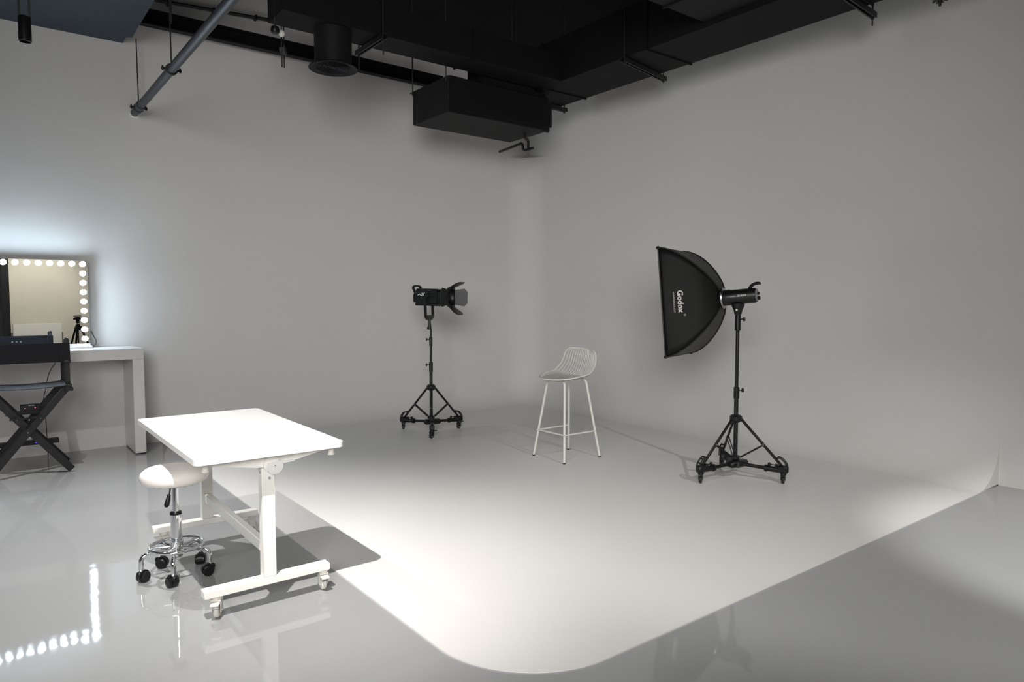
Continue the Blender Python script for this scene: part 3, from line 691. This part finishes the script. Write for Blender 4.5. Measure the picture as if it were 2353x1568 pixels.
# ------------------------------------------------------------------ strobe + softbox
def frame(o, xdir):
    x = Vector(xdir).normalized(); y = Vector((0, 0, 1)).cross(x).normalized(); z = x.cross(y)
    m = Matrix((x, y, z)).transposed().to_4x4(); m.translation = o; return m
a_h = (RT*.828-AZf*.562).normalized(); th = R(5.0)
ax = a_h*math.cos(th)+Vector((0, 0, math.sin(th)))
stc = Vector((*SC, 1.375))
op = stc-ax*.491
FM = frame(Vector((0, 0, 0)), ax)        # local: x toward the rear of the strobe, y sideways, z up
t = thing('softbox', 'large black rectangular softbox with white lettering, facing the studio', 'softbox', op)
t.matrix_world = Matrix.Translation(op) @ FM
SH, SW, SL = .415, .275, .375
def prof_(tt): return .13+.87*(1-tt**1.6)**.8
def sb(side, s_, tt):
    g = prof_(tt); hh = .062+(SH-.062)*(g-.13)/.87; ww = .062+(SW-.062)*(g-.13)/.87
    pin = 1-.05*(1-tt)*(1-s_**2)  # cloth pinched between the rods near the lip
    x = tt*SL
    q = .016*(1-s_**2)*math.sin(PI*min(1, tt*1.4))
    if side == 'near': return Vector((x, ww-q, s_*hh))
    if side == 'far': return Vector((x, -ww+q, s_*hh))
    if side == 'top': return Vector((x, s_*ww, hh-q))
    return Vector((x, s_*ww, -hh+q))
# which local y side faces the camera
ysgn = 1 if (FM.to_3x3() @ Vector((0, 1, 0))).dot(-AZf) > 0 else -1
def panel(name, side, m):
    mb = MB(); rows = [[sb(side, -1+2*i/12, j/16) for j in range(17)] for i in range(13)]
    rows = [[Vector((p.x, p.y*ysgn, p.z)) for p in r_] for r_ in rows]
    mb.grid(rows); o = obj(name, mb, m, t, angle=70)
    md = o.modifiers.new('thickness', 'SOLIDIFY'); md.thickness = .003; return o
panel('side_panel', 'near', M_FAB); panel('side_panel', 'far', M_FAB); panel('top_panel', 'top', M_FAB2); panel('bottom_panel', 'bot', M_FAB2)
lip = [Vector((-.004, y*SW, z*SH)) for y, z in ((-1, -1), (1, -1), (1, 1), (-1, 1))]
lp = []
for a, b in zip(lip, lip[1:]+lip[:1]):
    for k in range(8): lp.append(a.lerp(b, k/8))
obj('front_lip', MB().tube(lp, .006, 8, closed=True), M_FAB2, t)
obj('diffuser', MB().bx(-.001, .004, -SW+.006, SW-.006, -SH+.006, SH-.006), M_DIFF, t, smooth=False)
for sy in (-1, 1):
    for sz in (-1, 1):
        obj('rod', MB().tube([Vector((j/16*SL, sy*(.062+(SW-.062)*(prof_(j/16)-.13)/.87), sz*(.062+(SH-.062)*(prof_(j/16)-.13)/.87))) for j in range(17)], .0055, 8), M_FAB2, t)
        obj('corner_tip', MB().sphere((-.004, sy*SW, sz*SH), .012, 10, sc=(1.4, 1, 1)), M_BLKP, t)
# lettering on the near panel, reading downward
def on_panel(tt, zc):
    p = sb('near', zc/SH if abs(zc) < SH else 1, tt)
    return Vector((p.x, p.y*ysgn, zc))
def letter_matrix(x, z):
    tt = x/SL; w0 = .062+(SW-.062)*(prof_(tt)-.13)/.87; w1 = .062+(SW-.062)*(prof_(min(1, tt+.05))-.13)/.87
    slope = math.atan2((w1-w0), .05*SL)
    s_ = 0.0; y = (w0-.016*math.sin(PI*min(1, tt*1.4))+.0035)*ysgn
    # text x axis -> local -z ; text y axis -> local +x following the panel slope ; text z outwards
    ty = Vector((math.cos(slope), math.sin(slope)*ysgn, 0)); txx = Vector((0, 0, -1)); tz = txx.cross(ty)
    if tz.y*ysgn < 0: tz = -tz; 
    m = Matrix((txx, ty, tz)).transposed().to_4x4(); m.translation = Vector((x, y, z)); return m
o = text('lettering', 'Godox', .058, letter_matrix(.126, -.003), M_TXT, t, bold=.0016, extr=.003, sp=1.02); o['label'] = 'large white lettering reading Godox'
o = text('lettering', 'WWW.GODOX.COM', .0165, letter_matrix(.083, -.008), M_TXT, t, extr=.004); o['label'] = 'small white web address'
o = text('registered_mark', '®', .022, letter_matrix(.150, -.106), M_TXT, t, extr=.004)

t = thing('studio_strobe', 'black cylindrical studio flash head behind the softbox', 'strobe', stc)
t.matrix_world = Matrix.Translation(stc) @ FM
LX = lambda r0, x0: T(x0, 0, 0) @ RY(PI/2)
obj('housing', MB().lathe([(0, -.108), (.060, -.108), (.060, -.06), (.056, -.052), (.056, .122), (.050, .135), (0, .135)], 36, RY(PI/2)), M_BLKP, t)
obj('mount_ring', MB().lathe([(.045, -.128), (.072, -.124), (.080, -.112), (.076, -.102), (.060, -.100), (.045, -.104)], 36, RY(PI/2)), M_STEEL, t)
obj('rear_panel', MB().lathe([(0, .142), (.036, .142), (.044, .136), (.044, .13), (0, .13)], 30, RY(PI/2)), M_GREY, t)
obj('dial', MB().cyl((.14, 0, -.022), (.158, 0, -.022), .014, n=16), M_BLKP, t)
obj('dial', MB().cyl((.14, 0, .012), (.156, 0, .012), .009, n=16), M_BLKP, t)
obj('rear_display', MB().box((.143, 0, -.005), (.003, .04, .012)), M_HUB, t, smooth=False)
obj('handle', MB().tube(fillet_path([(.085, 0, .050), (.105, 0, .078), (.135, 0, .088), (.160, 0, .086), (.158, 0, .076)], .03, 5), [.016]*6+[.013]*12+[.012]*2 if False else .012, 10, sy=1.0), M_BLKP, t)
Mtx = Matrix((Vector((1, 0, 0)), Vector((0, 0, 1)), Vector((0, -1, 0)))).transposed().to_4x4()
if ysgn > 0: Mtx = Matrix((Vector((-1, 0, 0)), Vector((0, 0, 1)), Vector((0, 1, 0)))).transposed().to_4x4()
Mtx.translation = Vector((.042, .0565*ysgn, .006))
o = text('lettering', 'SK400II', .021, Mtx, M_TXT, t, extr=.0025, bold=.0002, sx=1.05); o['label'] = 'white model lettering'
Mt2 = Mtx.copy(); Mt2.translation = Vector((-.026, .0565*ysgn, .004))
o = text('lettering', 'Godox', .012, Mt2, M_TXT, t, extr=.0025); o['label'] = 'small white maker name'
# bracket (vertical in world: undo the tilt roughly)
obj('tilt_bracket', MB(RY(th)).lathe([(0, -.05), (.048, -.05), (.046, -.07), (.034, -.095), (.024, -.135), (0, -.135)], 20), M_BLKP, t)
obj('bracket_badge', MB(RY(th)).cyl((0, .030*ysgn, -.098), (0, .038*ysgn, -.098), .008, n=14), M_TXT, t)
obj('stand_socket', MB(RY(th)).cyl((0, 0, -.134), (0, 0, -.143), .012, n=14), M_STEEL, t)

# ------------------------------------------------------------------ LED lamp with barn doors
a_l = (RT*.95-AZf*.31).normalized()
lc = Vector((*AC, 1.384)); tl = -R(1.5)
axl = a_l*math.cos(tl)+Vector((0, 0, math.sin(tl)))
LM = frame(Vector((0, 0, 0)), axl)
t = thing('barn_door_lamp', 'black studio lamp head with barn doors and white emblem on its side', 'studio lamp', lc)
t.matrix_world = Matrix.Translation(lc) @ LM
yn = 1 if (LM.to_3x3() @ Vector((0, 1, 0))).dot(-AZf) > 0 else -1     # side towards the camera
octo = lambda w_, h_, c_: [(-w_+c_, -h_), (w_-c_, -h_), (w_, -h_+c_), (w_, h_-c_), (w_-c_, h_), (-w_+c_, h_), (-w_, h_-c_), (-w_, -h_+c_)]
Lx = lambda x0: T(x0, 0, 0) @ RY(PI/2) @ RZ(PI/2)
obj('housing', MB().prism(octo(.062, .080, .018), .235, Lx(-.135) @ T(0, .0, 0), bev=.003), M_BLKP, t, angle=25)
obj('lower_housing', MB().prism(octo(.052, .030, .008), .27, Lx(-.145) @ T(0, -.062, 0), bev=.003), M_BLKP, t, angle=25)
obj('rear_cap', MB().prism(octo(.048, .045, .018), .035, Lx(-.172) @ T(0, -.015, 0), bev=.003), M_BLKP, t, angle=25)
obj('front_neck', MB().prism(octo(.058, .068, .02), .035, Lx(.100), bev=.003).lathe([(0, .135), (.052, .135), (.048, .150), (0, .15)], 28, RY(PI/2)), M_BLKP, t, angle=25)
obj('reflector', MB().lathe([(.045, .148), (.052, .150), (.078, .172), (.092, .200), (.097, .222), (.094, .222), (.088, .200), (.074, .176), (.045, .156)], 36, RY(PI/2)), M_BLKM, t)
mb = MB()
hp = [(-.150, -.005), (-.196, .090), (-.178, .106), (-.128, .106), (-.108, .086)]
for a, b in zip(hp, hp[1:]): mb.bar((a[0], 0, a[1]), (b[0], 0, b[1]), .018, .034, bev=.002)
obj('carry_handle', mb, M_BLKP, t)
obj('vent_print', MB().box((-.06, yn*.0635, .066), (.05, .001, .003)).box((.01, yn*.0635, .066), (.05, .001, .003)), M_GREY, t, smooth=False)
ring = obj('barn_door_ring', MB().lathe([(.088, .214), (.102, .214), (.102, .232), (.088, .232)], 36, RY(PI/2)).bx(.222, .232, -.085, -.078, -.09, .09).bx(.222, .232, .078, .085, -.09, .09).bx(.222, .232, -.09, .09, -.095, -.088).bx(.222, .232, -.09, .09, .088, .095), M_BLKM, t)
def leaf(M_, w0, w1, ln, name='barn_door_leaf'):
    pl_ = [(0, -w0), (ln*.75, -w1), (ln, -w1*.62), (ln, w1*.62), (ln*.75, w1), (0, w0)]
    obj(name, MB().prism(pl_, .0022, M_), M_BLKM, t, angle=20)
leaf(T(.230, 0, .094) @ RY(-R(27)), .070, .105, .13)                       # top
leaf(T(.230, 0, -.094) @ RY(R(38)), .070, .105, .13)                       # bottom
leaf(T(.230, yn*.084, 0) @ RX(PI/2) @ RY(-R(40)*(-yn) if False else 0) @ Matrix.Identity(4) if False else (T(.230, yn*.084, 0) @ RZ(yn*R(106)) @ RX(PI/2)), .074, .095, .12)   # near, folded open
leaf(T(.230, -yn*.084, 0) @ RZ(-yn*R(18)) @ RX(PI/2), .074, .09, .13)     # far
obj('pivot_knob', MB().cyl((.0, yn*.062, .012), (.0, yn*.098, .012), .024, n=18), M_BLKP, t)
# emblem: a zigzag with a dot, and two small letters below
def stroke(mb_, a, b, wd):
    a = Vector((a[0], yn*.0632, a[1])); b = Vector((b[0], yn*.0632, b[1])); mb_.bar(a, b, wd, .0015, up=(0, 0, 1) if abs((b-a).normalized().z) < .95 else (1, 0, 0))
mb = MB()
sgx = 1
z0 = .012
for a, b in (((-.112, z0), (-.094, z0+.014)), ((-.094, z0+.014), (-.074, z0-.004)), ((-.074, z0-.004), (-.036, z0+.028)), ((-.056, z0+.010), (-.038, z0-.006))):
    stroke(mb, a, b, .0065)
mb.cyl((-.064, yn*.0625, z0+.021), (-.064, yn*.064, z0+.021), .005, n=12)
o = obj('emblem', mb, emis('x', (1, 1, 1), 0) if False else mat('bright_white_print', (.95, .95, .95), .5, var=0), t); o['label'] = 'white zigzag emblem with a dot'
mL = Matrix((Vector((1, 0, 0)), Vector((0, 0, 1)), Vector((0, -1, 0)))).transposed().to_4x4()
if yn > 0: mL = Matrix((Vector((-1, 0, 0)), Vector((0, 0, 1)), Vector((0, 1, 0)))).transposed().to_4x4()
mL.translation = Vector((-.070, yn*.0635, -.012)); text('lettering', 'AX', .012, mL, M_GREY, t, extr=.0008)
# yoke (vertical in the world)
MY_ = RY(tl)
mb = MB(MY_)
for sy in (-1, 1):
    obj('yoke_arm', MB(MY_).bar((-.012+.0, sy*.088, .02), (-.030, sy*.088, -.02), .030, .012, up=(1, 0, 0), bev=.003).bar((-.030 if False else -.022, sy*.088, -.01), (-.015, sy*.088, -.19), .030, .012, up=(1, 0, 0), bev=.003).cyl((-.0, sy*.075, .01), (-.0, sy*.094, .01), .02, n=16), M_BLKM, t)
obj('yoke_base', MB(MY_).prism(arc(0, 0, .088, 180, 360, 20), .03, T(-.030, 0, -.185) @ RY(PI/2) @ RZ(PI/2) @ Matrix.Diagonal((1, .62, 1, 1))), M_BLKM, t, angle=30)
obj('spigot', MB(MY_).cyl((-.015, 0, -.24), (-.012, 0, -.30), .014, .017, n=14).cyl((-.012, 0, -.30), (-.010, 0, -.33), .018, n=14).box((-.030, 0, -.318), (.02, .012, .022), bev=.003), M_BLKP, t)
